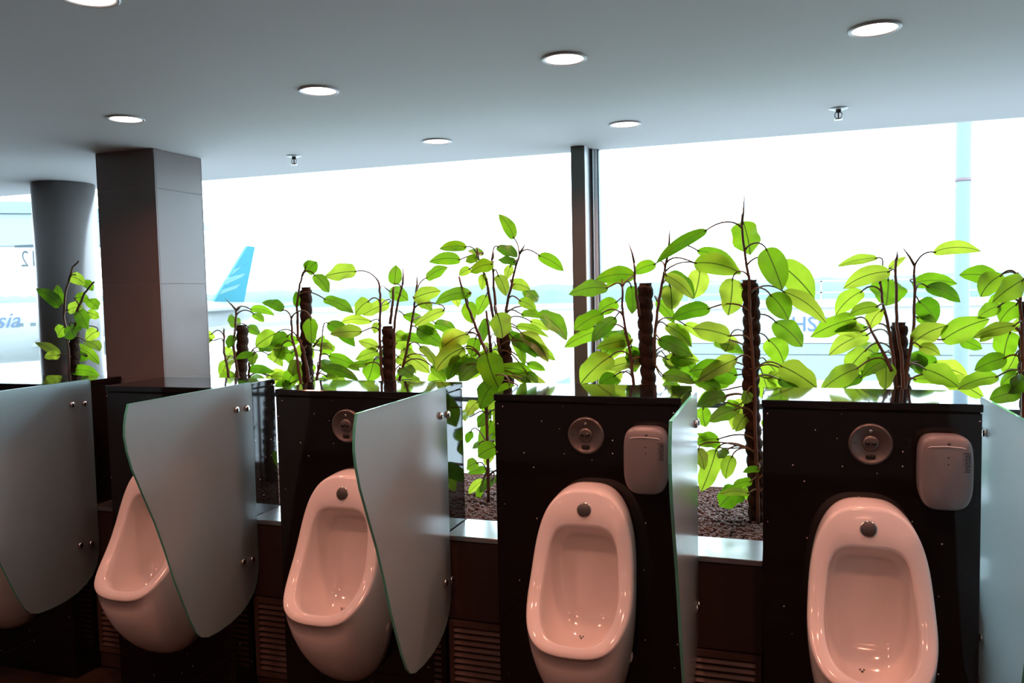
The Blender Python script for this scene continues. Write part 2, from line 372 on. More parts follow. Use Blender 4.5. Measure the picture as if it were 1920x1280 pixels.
def urinal_mesh():
    NT = 72; rings = []

    def oval(t, a_top, a_bot, z0, z1, n_top, n_bot, zsplit):
        c, s_ = math.cos(t), math.sin(t)
        n = n_top if s_ >= 0 else n_bot
        x = math.copysign(abs(c) ** (2 / n), c); zz = math.copysign(abs(s_) ** (2 / n), s_)
        z = zsplit + zz * ((z1 - zsplit) if s_ >= 0 else (zsplit - z0))
        k = (z - z0) / (z1 - z0); a = a_bot + (a_top - a_bot) * max(0, min(1, k))
        return x * a, z
    T = [2 * math.pi * i / NT for i in range(NT)]
    wall = [oval(t, .172, .160, .0, .875, 2.9, 2.5, .50) for t in T]
    rim = [oval(t, .172, .202, .345, .868, 2.9, 2.7, .56) for t in T]
    inn = [oval(t, .122, .152, .383, .735, 4.6, 2.8, .56) for t in T]
    back = [oval(t, .098, .108, .410, .685, 4.5, 3.2, .56) for t in T]
    nseg = 9

    def bez(P, s_):
        q = 1 - s_; return P[0] * q ** 3 + P[1] * 3 * q * q * s_ + P[2] * 3 * q * s_ * s_ + P[3] * s_ ** 3
    A = []
    for i in range(NT):
        P0 = Vector((wall[i][0], 0, wall[i][1])); yr = prot(rim[i][1]); P3 = Vector((rim[i][0], yr - .012, rim[i][1]))
        dz = P3.z - P0.z
        low = max(0, min(1, dz / .34))
        P1 = P0 + Vector((P0.x * .10, yr * (.35 + .22 * low), -.012 * low)); P2 = Vector((P3.x * (1 + .02), yr * (.72 + .24 * low), P3.z - dz * .42))
        A.append((P0, P1, P2, P3))
    for k in range(nseg + 1): rings.append([bez(A[i], k / nseg) for i in range(NT)])
    for ins, dy in ((.004, -.004), (.012, .0)):
        row = []
        for i in range(NT):
            p = Vector((rim[i][0], 0, rim[i][1])); q = Vector((inn[i][0], 0, inn[i][1])); d = (q - p); d = d.normalized()
            p = p + d * ins; p.y = prot(rim[i][1]) + dy + .001; row.append(p)
        rings.append(row)
    for f_ in (.5, .86, 1.0):
        row = []
        for i in range(NT):
            p = Vector((rim[i][0], 0, rim[i][1])); q = Vector((inn[i][0], 0, inn[i][1])); d = (q - p); L = d.length; d.normalize()
            v = p + d * (.012 + (L - .012) * f_); v.y = prot(v.z) + (0 if f_ < .9 else -.006); row.append(v)
        rings.append(row)
    B = []
    for i in range(NT):
        P0 = rings[-1][i].copy(); s_ = math.sin(T[i]); lo = max(0, -s_) ** 1.2
        P3 = Vector((back[i][0], .052, back[i][1]))
        P1 = P0 + Vector((-P0.x * .03, -.30 * P0.y, -.125 * lo)); P2 = Vector((P0.x * .90, .062 + .05 * lo, P0.z * (1 - lo) + lo * .275 - (0 if s_ < 0 else .006)))
        B.append((P0, P1, P2, P3))
    for k in range(1, 9): rings.append([bez(B[i], k / 8) for i in range(NT)])
    mb = MB(); vv = [p for row in rings for p in row]; nr = len(rings)
    ff = [(a * NT + i, a * NT + (i + 1) % NT, (a + 1) * NT + (i + 1) % NT, (a + 1) * NT + i) for a in range(nr - 1) for i in range(NT)]
    vv.append(Vector((0, .050, .55))); cidx = len(vv) - 1
    ff += [((nr - 1) * NT + i, (nr - 1) * NT + (i + 1) % NT, cidx) for i in range(NT)]
    ff.append(tuple(range(NT))[::-1])
    # local +y points out of the pier; flip so that it faces the room (-Y)
    mb.add([(p.x, -p.y, p.z) for p in vv], ff, 0, True)
    return mb.mesh('bowl', M['ceramic'])


bowl = urinal_mesh()
UZ = .25
UX = [-3.60, -2.625, -1.685, -.683, .272]
bvh = BVHTree.FromPolygons([v.co for v in bowl.vertices], [list(p.vertices) for p in bowl.polygons])


def onbowl(px, py, k):
    o = CAM - Vector((UX[k], Y0, UZ)); h, n, _, _ = bvh.ray_cast(o, ray(px, py).normalized()); return h, n


def front(x, z):
    h, n, _, _ = bvh.ray_cast(Vector((x, -2, z)), Vector((0, 1, 0))); return h, n


def disc(rad, th, h, n, mt, name, parent, sx=1.0, dome=0.0):
    mb = MB().lathe([(rad, -.002), (rad, th * .6), (rad * .86, th), (.002, th + dome)], 24)
    o = mb.build(name, mt, parent, h); q = n.to_track_quat('Z', 'Y'); o.rotation_mode = 'QUATERNION'; o.rotation_quaternion = q; o.scale = (sx, 1, 1); return o


ul = ['white ceramic urinal cut off at the left edge of the view', 'white ceramic urinal on the pier below the tiled pillar', 'white ceramic urinal in the middle, half behind a frosted panel',
      'white ceramic urinal second from the right, seen head on', 'rightmost white ceramic urinal, largest in view']
hs, ns = front(0, .800); hf, nf = onbowl(1090, 1196, 3); hp, np_ = onbowl(727, 1175, 2)
for i, x in enumerate(UX):
    u = empty('urinal', (x, Y0 - .001, UZ), ul[i], 'urinal', 'row of urinals')
    link('bowl', bowl, u)
    disc(.024, .006, hs, ns, M['disc'], 'spreader_cap', u); d = disc(.027, .0015, hs, ns, M['chrome'], 'cap_ring', u)
    mb = MB()
    for k in range(-5, 6):
        h, n = front(k * .0165, .728 - abs(k) * .0004)
        mb.lathe([(.0022, -.004), (.0022, -.0008)], 8, 0, 'Y', (h.x, h.y + .0015, h.z))
    mb.build('flush_holes', M['disc'], u)
    if hf:
        fo = MB(); fo.lathe([(.0005, 0), (.0035, .0006), (.0035, .001), (.0005, .0016)], 10)
        fo.add([(-.004, .002, .0012), (-.010, .008, .0012), (-.004, .011, .0012)], [(0, 1, 2)]); fo.add([(.004, .002, .0012), (.010, .008, .0012), (.004, .011, .0012)], [(0, 2, 1)])
        o = fo.build('fly_mark', M['black'], u, hf); o.rotation_mode = 'QUATERNION'; o.rotation_quaternion = nf.to_track_quat('Z', 'Y')
    if hp:
        disc(.019, .004, hp, np_, M['ceramic'], 'side_plug', u, .8, .003)

# ------------------------------------------------------------------ sensors and dispensers
sl = {2: 'round metal flush sensor half hidden by the frosted panel', 3: 'round metal flush sensor on the pier second from the right', 4: 'round metal flush sensor on the rightmost pier'}
for i, (px, py) in {2: (651, 798), 3: (1099, 816), 4: (1632, 832)}.items():
    c = at(px, py, Y0); s = empty('flush_sensor', (c.x, Y0, c.z), sl[i], 'sensor', 'round flush sensors')
    MB().lathe([(.070, .003), (.070, -.006), (.066, -.011), (.062, -.0115), (.061, -.010), (.002, -.010)], 48, 0, 'Y').build('plate', M['satin'], s)
    k = MB()
    k.lathe([(.026, -.009), (.025, -.014), (.018, -.0165), (.002, -.0165)], 28, 0, 'Y', (0, 0, .004)); k.build('button', M['satin'], s)
    MB().lathe([(.009, -.015), (.008, -.019), (.001, -.020)], 16, 0, 'Y', (-.010, 0, .004)).build('sensor_eye', M['blackgloss'], s)
    MB().lathe([(.009, -.015), (.008, -.019), (.001, -.020)], 16, 0, 'Y', (.010, 0, .004)).build('sensor_eye', M['blackgloss'], s)
    MB().bbox(-.015, .015, -.0135, -.009, -.050, -.035, .004).build('infrared_window', M['black'], s)
    MB().lathe([(.006, -.009), (.005, -.013), (.001, -.014)], 14, 0, 'Y', (.0, 0, .046)).build('screw', M['chrome'], s)
    MB().box(-.056, -.042, -.0108, -.0095, .003, .005).build('mark', M['ink'], s)

dl = {3: 'grey air freshener dispenser on the pier second from the right', 4: 'grey air freshener dispenser on the rightmost pier'}
for i, (px, py) in {3: (1212, 862), 4: (1771, 884)}.items():
    c = at(px, py, Y0 - .05); d = empty('air_freshener', (c.x, Y0, c.z), dl[i], 'dispenser', 'air freshener dispensers')

    def outline(w, h, nb, nt_, n=48):
        o_ = []
        for k in range(n):
            t = 2 * math.pi * k / n; cc, ss = math.cos(t), math.sin(t); e = nt_ if ss > 0 else nb
            o_.append((w * math.copysign(abs(cc) ** (2 / e), cc), h * math.copysign(abs(ss) ** (2 / e), ss)))
        return o_
    mb = MB(); vv = []; rows = [(.077, .119, 0.0), (.079, .122, -.03), (.080, .123, -.066), (.078, .120, -.078), (.071, .110, -.086), (.05, .08, -.090), (.02, .03, -.0915)]
    N_ = 48
    for (w, h, y) in rows: vv += [(p[0], y, p[1]) for p in outline(w, h, 3.4, 4.2)]
    ff = [(a * N_ + k, a * N_ + (k + 1) % N_, (a + 1) * N_ + (k + 1) % N_, (a + 1) * N_ + k) for a in range(len(rows) - 1) for k in range(N_)] + [tuple(range(N_))[::-1], tuple(range((len(rows) - 1) * N_, len(rows) * N_))]
    mb.add(vv, ff, 0, True); mb.build('cover', M['plastic'], d)
    MB().tube([(-.066, -.083, .080), (-.045, -.0885, .087), (0, -.0905, .090), (.045, -.0885, .087), (.066, -.083, .080)], .0016, 6).build('lid_edge', M['trim'], d)
    MB().lathe([(.005, -.08), (.005, -.0895), (.001, -.0905)], 12, 0, 'Y', (.006, 0, .098)).build('nozzle', M['disc'], d)
    for zz in (.054, .032):
        MB().lathe([(.0028, -.086), (.0028, -.0915), (.0005, -.092)], 10, 0, 'Y', (.004, 0, zz)).build('indicator', M['ink'], d)
    me = text_mesh('initial', .031, .0004, M['ink']); o = link('lettering', me, d, (.058, -.0895, .040)); o.rotation_euler = (R(90), R(-90), R(8))

# ------------------------------------------------------------------ frosted privacy panels
PO = [(2.33, 1.215), (2.315, 1.175), (2.307, 1.135), (2.305, 1.095), (2.313, 1.04), (2.335, .965), (2.38, .86), (2.435, .735), (2.48, .61), (2.525, .47), (2.565, .37), (2.60, .285), (2.635, .215),
      (2.66, .188), (2.70, .172), (2.77, .168), (2.85, .174), (2.92, .19), (2.97, .213), (3.01, .243), (3.04, .285), (3.055, .34), (3.06, .42), (3.06, 1.205), (3.05, 1.215)]
pn = ['leftmost frosted glass privacy panel, cut off by the frame edge', 'frosted glass privacy panel beside the urinal below the pillar', 'pale frosted glass privacy panel right of the middle urinal',
      'privacy panel seen edge on with bright green glass edge', 'rightmost frosted glass privacy panel, cut off by the frame edge']
PX = [-3.24, -2.30, -1.315, -.305, .643]; PS = [.03, .03, -.02, .02, .0]
for i in range(5):
    p = empty('privacy_panel', (PX[i], Y0, .25), pn[i], 'panel', 'frosted privacy panels')
    out = [(y - Y0 + PS[i], z) for y, z in PO]
    MB().prism(out, -.005, .005, 'X', 0, 1).build('glass', [M['frost'], M['edge']], p)
    gap = PIER[i][1] - PX[i] + .002
    for (yy, zz) in ((2.972, 1.105), (3.045, 1.10), (2.975, .415), (3.04, .405)):
        y_ = yy - Y0 + min(PS[i], .0) * 0
        mb = MB(); mb.lathe([(.012, gap), (.012, -.0045)], 16, 0, 'X', (0, y_, zz)); mb.lathe([(.015, .0045), (.015, .012), (.011, .017), (.001, .0175)], 16, 0, 'X', (0, y_, zz))
        mb.build('stud', M['chrome'], p)

# ------------------------------------------------------------------ tiled pillar and round column
pa, pb = -3.39, -3.014; pya, pyb = 3.345, 3.70; pz = SZ - .0405
p = empty('tiled_pillar', ((pa + pb) / 2, (pya + pyb) / 2, pz), 'square pillar clad in large grey brown tiles beneath the ceiling', 'pillar')
hx, hy = (pb - pa) / 2, (pyb - pya) / 2
MB().box(-hx + .0015, hx - .0015, -hy + .0015, hy - .0015, 0, CZ - pz - .001).build('core', M['joint'], p)
zs = [0, 1.436 - pz - .49 + .0, 1.436 - pz, 1.93 - pz, 2.416 - pz, CZ - pz - .001]; zs[1] = .946 - pz
for k in range(5):
    z0, z1 = zs[k] + .0012, zs[k + 1] - .0012
    for (a, b, c, d_) in ((-hx, hx, -hy, -hy + .0098), (-hx, hx, hy - .0098, hy), (hx - .0098, hx, -hy + .010, hy - .010), (-hx, -hx + .0098, -hy + .010, hy - .010)):
        MB().bbox(a, b, c, d_, z0, z1, .001).build('tile', M['tile'], p)
cc = at(127, 500, 4.12); cr = 56 * mpp(cc) * .95
p = empty('round_column', (cc.x, cc.y, pz), 'round dark satin column by the left window', 'column')
MB().lathe([(cr, 0), (cr, CZ - pz - .001)], 64).build('shaft', M['column'], p)

# ------------------------------------------------------------------ downlights and sprinklers
def downlight(x, y, label):
    o = empty('downlight', (x, y, CZ), label, 'light', 'recessed downlights')
    MB().lathe([(.066, .0), (.074, -.001), (.075, -.004), (.071, -.007), (.063, -.005), (.063, .0)], 40).build('ring', M['trim'], o)
    MB().lathe([(.063, -.0005), (.063, -.0025), (.01, -.003)], 40).build('lens', M['lens'], o)
    l = bpy.data.lights.new('lamp', 'AREA'); l.shape = 'DISK'; l.size = .11; l.energy = LAMP_W; l.color = LAMP_COL; l.spread = R(140)
    lo = bpy.data.objects.new('lamp', l); COL.objects.link(lo); lo.parent = o; lo.location = (0, 0, -.006)
    return o


for px, py, lb in ((236, 222, 'round lit downlight in front of the tiled pillar'), (598, 169, 'round lit downlight second from left in the near row'), (1058, 109, 'round lit downlight above the edge-on panel urinal'),
                   (1640, 53, 'large round lit downlight at the upper right'), (820, 264, 'small round lit downlight left of the mullion near the window'), (1172, 232, 'small round lit downlight right of the mullion near the window'), (165, -8, 'round lit downlight cut off by the top edge')):
    q = atz(px, py, CZ); downlight(q.x, q.y, lb)
for (x, y) in [(-.70, 1.63), (.27, 1.63), (-2.65, 1.63), (1.25, 2.66), (-3.62, 1.63), (1.25, 1.63)] + [(-3.62 + 1.4 * k, .55) for k in range(4)] + [(-3.62 + 1.4 * k, -.65) for k in range(4)]:
    downlight(x, y, 'round lit downlight overhead, outside the view')
for px, py, lb in ((551, 292, 'small chrome sprinkler head left of the window centre'), (1572, 203, 'small chrome sprinkler head at the right under the ceiling')):
    q = atz(px, py, CZ); o = empty('sprinkler', (q.x, q.y, CZ), lb, 'sprinkler', 'ceiling sprinklers')
    MB().lathe([(.040, 0), (.040, -.002), (.026, -.006), (.012, -.007)], 28).build('escutcheon', M['alu'], o)
    MB().lathe([(.011, -.004), (.011, -.018), (.008, -.020)], 14).build('nozzle', M['darkmetal'], o)
    for s_ in (-1, 1): MB().tube([(s_ * .010, 0, -.016), (s_ * .015, 0, -.026), (s_ * .013, 0, -.038), (s_ * .002, 0, -.046)], .0028, 6).build('frame_arm', M['chrome'], o)
    MB().lathe([(.003, -.018), (.003, -.044)], 8).build('bulb', M['red'], o)
    MB().lathe([(.004, -.044), (.018, -.047), (.018, -.0485), (.003, -.049)], 16).build('deflector', M['chrome'], o)

# ------------------------------------------------------------------ clay pebbles
def pebbles():
    g = (1 + 5 ** .5) / 2; n = (1 + g * g) ** .5
    base = [Vector(v) / n for v in ((-1, g, 0), (1, g, 0), (-1, -g, 0), (1, -g, 0), (0, -1, g), (0, 1, g), (0, -1, -g), (0, 1, -g), (g, 0, -1), (g, 0, 1), (-g, 0, -1), (-g, 0, 1))]
    fb = [(0, 11, 5), (0, 5, 1), (0, 1, 7), (0, 7, 10), (0, 10, 11), (1, 5, 9), (5, 11, 4), (11, 10, 2), (10, 7, 6), (7, 1, 8), (3, 9, 4), (3, 4, 2), (3, 2, 6), (3, 6, 8), (3, 8, 9), (4, 9, 5), (2, 4, 11), (6, 2, 10), (8, 6, 7), (9, 8, 1)]
    rnd = random.Random(3); V = []; Fc = []
    x = -3.0
    while x < 1.3:
        y = YB + .02
        while y < YW - .14:
            gx, gy = x + rnd.uniform(-.006, .006), y + rnd.uniform(-.006, .006)
            if not (pa - .02 < gx < pb + .02 and gy < pyb + .02):
                rr = rnd.uniform(.0090, .0140); zz = SZ - .0395 + rr + rnd.uniform(0, .010); b = len(V)
                sx, sy, sz = rnd.uniform(.8, 1.2), rnd.uniform(.8, 1.2), rnd.uniform(.7, 1.0); a = rnd.uniform(0, 6.28); ca, sa = math.cos(a), math.sin(a)
                V += [(gx + (p.x * ca - p.y * sa) * rr * sx, gy + (p.x * sa + p.y * ca) * rr * sy, zz + p.z * rr * sz) for p in base]
                Fc += [(f[0] + b, f[1] + b, f[2] + b) for f in fb]
            y += .0180
        x += .0180
    me = bpy.data.meshes.new('pebbles'); me.from_pydata(V, [], Fc); me.materials.append(M['pebble'])
    me.polygons.foreach_set('use_smooth', [True] * len(Fc)); me.update()
    return tag(link('clay_pebbles', me), 'reddish brown clay pebbles covering the planter bed', 'pebbles', None, 'stuff')


pebbles()

# ------------------------------------------------------------------ plants
# crops: coordinates were read in enlarged views of the photograph (origin x, origin y, scale)
CROPS = {'5': (0, 260, 2.6667), '6': (340, 380, 3.5558), '7': (780, 380, 3.5558), '8': (1200, 340, 2.6667), 'a': (860, 700, 4.13), 'b': (1040, 740, 4.0)}


def P(c, x, y): ox, oy, s = CROPS[c]; return ox + x / s, oy + y / s


# plant: crop, depth, pole top, pole bottom, pole width, stems (polylines), spikes
PLANTS = [
    dict(c='5', Y=3.80, pole=((372, 950), (382, 1215)), w=48, stems=[[(395, 610), (365, 640), (332, 750), (318, 870), (330, 960), (345, 1060), (345, 1210)], [(470, 715), (425, 770), (385, 860), (375, 960)]], label='small climbing plant on a short pole between round column and pillar'),
    dict(c='6', Y=3.86, pole=((398, 815), (400, 1215)), w=80, stems=[[(365, 715), (362, 790), (358, 850), (345, 960), (372, 1100), (380, 1210)], [(282, 860), (286, 1000), (305, 1090), (322, 1215)], [(455, 1030), (452, 1120), (450, 1215)]], spikes=[((365, 715), (290, 635)), ((368, 715), (402, 685)), ((282, 860), (283, 830))], label='climbing plant on a short lumpy pole right of the tiled pillar'),
    dict(c='6', Y=3.74, pole=((822, 562), (852, 1220)), w=80, stems=[[(805, 490), (785, 560), (772, 690), (778, 900), (815, 980), (838, 1100), (855, 1215)], [(732, 770), (738, 900), (765, 1000), (800, 1215)], [(935, 960), (925, 1060), (900, 1200)]], spikes=[((805, 490), (850, 365)), ((732, 775), (738, 745)), ((880, 960), (935, 880))], label='climbing plant on a tall thin pole with one bare upright tip'),
    dict(c='6', Y=3.82, pole=((1368, 822), (1392, 1220)), w=88, stems=[[(1315, 522), (1326, 610), (1328, 720), (1322, 900), (1332, 1060), (1345, 1215)], [(1415, 560), (1408, 680), (1392, 810)], [(1475, 545), (1450, 640), (1425, 760), (1418, 900), (1420, 1215)], [(1565, 600), (1552, 700), (1520, 900), (1490, 1040), (1450, 1200)]], spikes=[((1475, 545), (1477, 420)), ((1565, 600), (1572, 450))], label='climbing plant with many reddish stems left of the tallest leaf cluster'),
    dict(c='7', Y=3.78, pole=((575, 850), (612, 1260)), w=88, stems=[[(415, 360), (435, 430), (470, 520), (500, 680), (535, 850), (560, 1000)], [(508, 380), (518, 560), (530, 700), (540, 850)], [(690, 345), (660, 450), (620, 620), (598, 740), (570, 860)], [(285, 490), (345, 690), (400, 830), (440, 930), (480, 1010)], [(470, 720), (500, 1000)], [(425, 1020), (440, 1110), (466, 1210)]], spikes=[((410, 350), (402, 275)), ((508, 380), (520, 325)), ((690, 335), (732, 265))], label='bushy climbing plant with a spread crown left of the mullion'),
    dict(c='7', Y=3.76, pole=((1530, 535), (1548, 1270)), w=104, stems=[[(1378, 560), (1374, 690), (1392, 820), (1422, 960), (1440, 1100), (1455, 1240)], [(1455, 400), (1458, 520), (1475, 640), (1490, 760)], [(1682, 330), (1662, 430), (1635, 560), (1610, 720), (1592, 900), (1590, 1100)]], spikes=[((1455, 400), (1412, 250)), ((1680, 335), (1690, 150))], label='climbing plant on a thick dark pole right of the mullion'),
    dict(c='8', Y=3.70, pole=((545, 492), (578, 1640)), w=86, stems=[[(508, 215), (515, 290), (530, 400), (545, 480), (548, 650), (562, 850), (572, 1050), (580, 1300), (590, 1560)]], spikes=[((508, 220), (522, 60))], label='tallest climbing plant on a long wavy pole between the two right piers'),
    dict(c='8', Y=3.84, pole=((1300, 705), (1312, 1060)), w=82, stems=[[(1200, 505), (1215, 610), (1245, 740), (1265, 880), (1280, 1055)], [(1280, 395), (1280, 560), (1285, 720), (1310, 900), (1320, 1055)], [(1372, 420), (1372, 600), (1366, 760), (1340, 900), (1325, 1050)], [(1160, 750), (1220, 860), (1260, 950)]], spikes=[((1372, 420), (1308, 322)), ((1280, 395), (1286, 345)), ((1200, 510), (1188, 500))], label='climbing plant behind the rightmost pier with long drooping leaves'),
    dict(c='8', Y=3.74, pole=((1935, 600), (1945, 1100)), w=80, stems=[[(1888, 455), (1898, 540), (1908, 680), (1912, 850), (1920, 1080)]], spikes=[], label='climbing plant cut off by the right edge'),
]
# leaves: crop, base x, base y, tip x, tip y, width, optional depth shift
LV = '''
6 205 920 15 850 42;6 210 870 120 950 78;6 362 832 335 740 66;6 355 885 312 970 52;6 305 1048 262 1165 68;6 460 712 622 752 46;6 478 738 552 795 46;6 440 825 528 882 52;6 487 1012 360 1042 40 -.12;6 575 1010 676 1092 62;6 450 1112 625 1128 52;6 632 870 495 960 92;6 715 890 588 955 74;6 490 1000 468 1085 52
6 835 462 905 392 84;6 885 478 984 598 72;6 1168 458 955 490 94;6 772 692 765 590 48;6 680 718 537 666 58;6 950 640 1148 738 66;6 1252 655 1158 748 90;6 862 768 872 942 80 -.14;6 1270 790 1063 800 54;6 1206 862 990 876 74;6 975 800 1160 960 84;6 782 915 600 966 70;6 775 1045 745 1158 68;6 980 1022 1192 1120 64;6 935 1105 1186 1190 62;6 595 1155 780 1195 56;6 735 1205 620 1222 42;6 905 945 1012 985 42;6 960 1155 1056 1165 32
6 1420 548 1432 414 78;6 1385 590 1512 652 88 .12;6 1546 640 1730 588 84;6 1630 505 1777 430 66;6 1756 718 1551 826 60;6 1480 745 1642 842 62 .1;6 1320 800 1285 872 52;6 1386 670 1208 752 74 .12;6 1458 895 1662 948 56;6 1312 965 1178 920 62;6 1312 990 1158 1046 62;6 1285 1048 1242 1192 108;6 1505 1025 1658 1136 82;6 1590 955 1697 1090 52;6 1455 1100 1542 1160 82;6 1840 900 1722 1002 78;6 1688 800 1842 872 72 .1;6 1665 1088 1764 1192 62;6 1845 1012 1775 1182 72;6 1575 650 1672 716 62;6 1515 1160 1592 1190 42;6 1240 1075 1110 1095 42;6 1460 950 1542 990 62 .12
7 655 240 551 76 72;7 338 295 155 308 62;7 297 380 85 395 74;7 452 345 345 322 42;7 412 365 330 395 52;7 516 408 363 466 78;7 540 290 677 362 66;7 666 400 544 380 48;7 815 350 986 456 72;7 366 440 284 484 52;7 630 415 605 512 54;7 450 475 440 582 54;7 545 480 602 622 72;7 632 540 762 578 72;7 370 605 125 676 72;7 345 660 377 806 86;7 470 615 408 752 72 .1;7 255 620 282 696 48;7 685 650 802 724 62;7 720 580 807 662 62 .08;7 815 730 1005 918 98;7 700 745 862 772 46;7 760 790 887 852 48 .08;7 665 825 890 900 46;7 540 735 577 902 124 -.2;7 400 898 365 1032 82;7 470 1002 552 1234 150 -.22;7 345 1010 205 1182 88;7 650 870 727 1082 62;7 760 950 930 1052 62;7 740 1070 864 1118 48;7 740 1135 812 1206 48;7 430 1060 288 1192 104;7 440 1075 365 1172 82 .1;7 470 770 430 952 62 .12;7 700 1175 770 1206 36
a 290 100 215 292 92;a 150 215 65 326 82;a 240 308 148 422 74;a 250 360 188 642 112;a 95 445 62 540 52;a 165 545 104 580 42;a 265 620 204 712 62;a 152 690 62 742 84;a 232 745 70 772 52;a 190 826 75 932 62;a 266 820 160 922 64;a 180 870 144 986 44;a 270 500 240 590 60 .1
7 1460 485 1196 516 98;7 1280 570 1019 611 88;7 1600 408 1448 472 74;7 1340 520 1270 560 44 .1;7 1435 553 1440 742 84;7 1342 660 1212 742 92 .1;7 1246 735 1057 852 94;7 1332 765 1172 928 84;7 1222 850 988 964 78;7 1447 915 1199 972 74;7 1302 1020 1098 1208 134;7 1435 953 1462 1132 90;7 1332 1150 1218 1216 74;7 1690 553 1702 702 104 .08;7 1660 480 1849 642 74;7 1602 650 1722 802 72 .1;7 1665 815 1840 962 78;7 1610 915 1849 1028 88;7 1640 1165 1849 1196 58;7 1660 1020 1742 1132 84 .1
8 335 243 80 408 52;8 285 345 502 468 58;8 270 408 507 460 92;8 300 440 268 586 90 .1;8 130 465 272 584 72;8 152 523 160 642 88;8 462 485 440 670 108;8 350 635 154 692 68;8 452 775 262 735 84;8 130 720 258 827 62 .08;8 220 715 367 804 52;8 95 790 257 870 68;8 487 970 244 950 104;8 110 970 277 1012 54;8 402 1046 268 1000 58;8 152 865 187 952 72 .1;8 330 942 300 1032 82 .1;8 440 962 382 1042 82 .1;8 430 1070 288 1102 62;8 370 800 522 862 52 .12;8 452 770 425 852 72 .12
8 515 200 552 368 116 .1;8 630 335 712 542 114;8 690 408 872 588 116;8 650 565 742 692 98;8 715 550 930 708 72;8 675 700 812 827 92;8 640 790 717 907 98;8 700 920 887 1036 98;8 690 990 832 1040 68;8 650 985 702 955 40 .1;8 540 1048 520 1112 48
b 1290 15 1058 92 92;b 1110 93 1132 242 104;b 1362 110 1158 202 92;b 1432 150 1358 276 92;b 1240 400 1066 288 62;b 1072 400 1122 562 82;b 1212 408 1098 727 132;b 1300 410 1230 478 58;b 1332 455 1284 632 94;b 1540 560 1408 582 44 -.08;b 1482 650 1326 690 58 -.08;b 1462 740 1238 746 54;b 1420 150 1300 40 60 .1
8 1188 382 986 426 42;8 1252 450 1016 536 78;8 1245 440 1331 377 32;8 1465 355 1707 350 58;8 1242 488 1230 622 134 .1;8 1360 510 1587 512 66;8 1430 525 1602 604 62;8 1112 548 978 672 78;8 1392 598 1482 702 98;8 1192 625 1042 672 52;8 1212 640 1150 742 62;8 1082 685 852 778 80;8 1132 730 968 752 34;8 1142 765 944 870 78;8 1132 840 1028 972 88;8 1222 865 1108 972 62;8 1247 890 1113 977 58 -.08;8 1112 975 963 1037 52;8 1360 815 1542 720 88;8 1510 795 1747 688 100 -.05;8 1395 825 1502 868 52;8 1450 925 1642 982 78;8 1365 990 1492 1010 42;8 1510 985 1722 1084 78;8 1792 975 1588 1040 68;8 1230 903 1225 1042 74;8 1380 680 1482 722 48;8 1600 790 1712 837 54
8 1785 475 1596 468 76;8 1812 465 1703 578 92;8 1920 490 1762 603 94;8 1852 570 1738 617 58 .1;8 1802 622 1688 684 62;8 1890 610 1798 702 84;8 1880 720 1664 782 54;8 1790 745 1698 802 48;8 1852 750 1820 882 98;8 1832 880 1672 944 74;8 1882 860 1820 967 78;8 1902 1050 1744 1097 78;8 1890 960 1800 1020 60;8 1960 700 1850 745 60;8 1930 980 1840 1060 70
5 300 838 179 748 52;5 312 826 285 730 40;5 350 690 427 730 50;5 415 710 466 760 38;5 375 795 447 806 44;5 340 858 417 850 52;5 435 805 492 852 48;5 322 940 288 992 48;5 347 932 372 997 74 -.08;5 390 860 442 952 58;5 300 1086 174 1018 38;5 298 1082 221 1095 40;5 492 960 428 1006 52;5 440 1090 377 1090 42;5 370 1030 497 1130 44;5 355 1160 502 1187 48;5 425 1010 500 1062 44;5 437 868 497 895 42
'''
rnd = random.Random(11)
segs = []
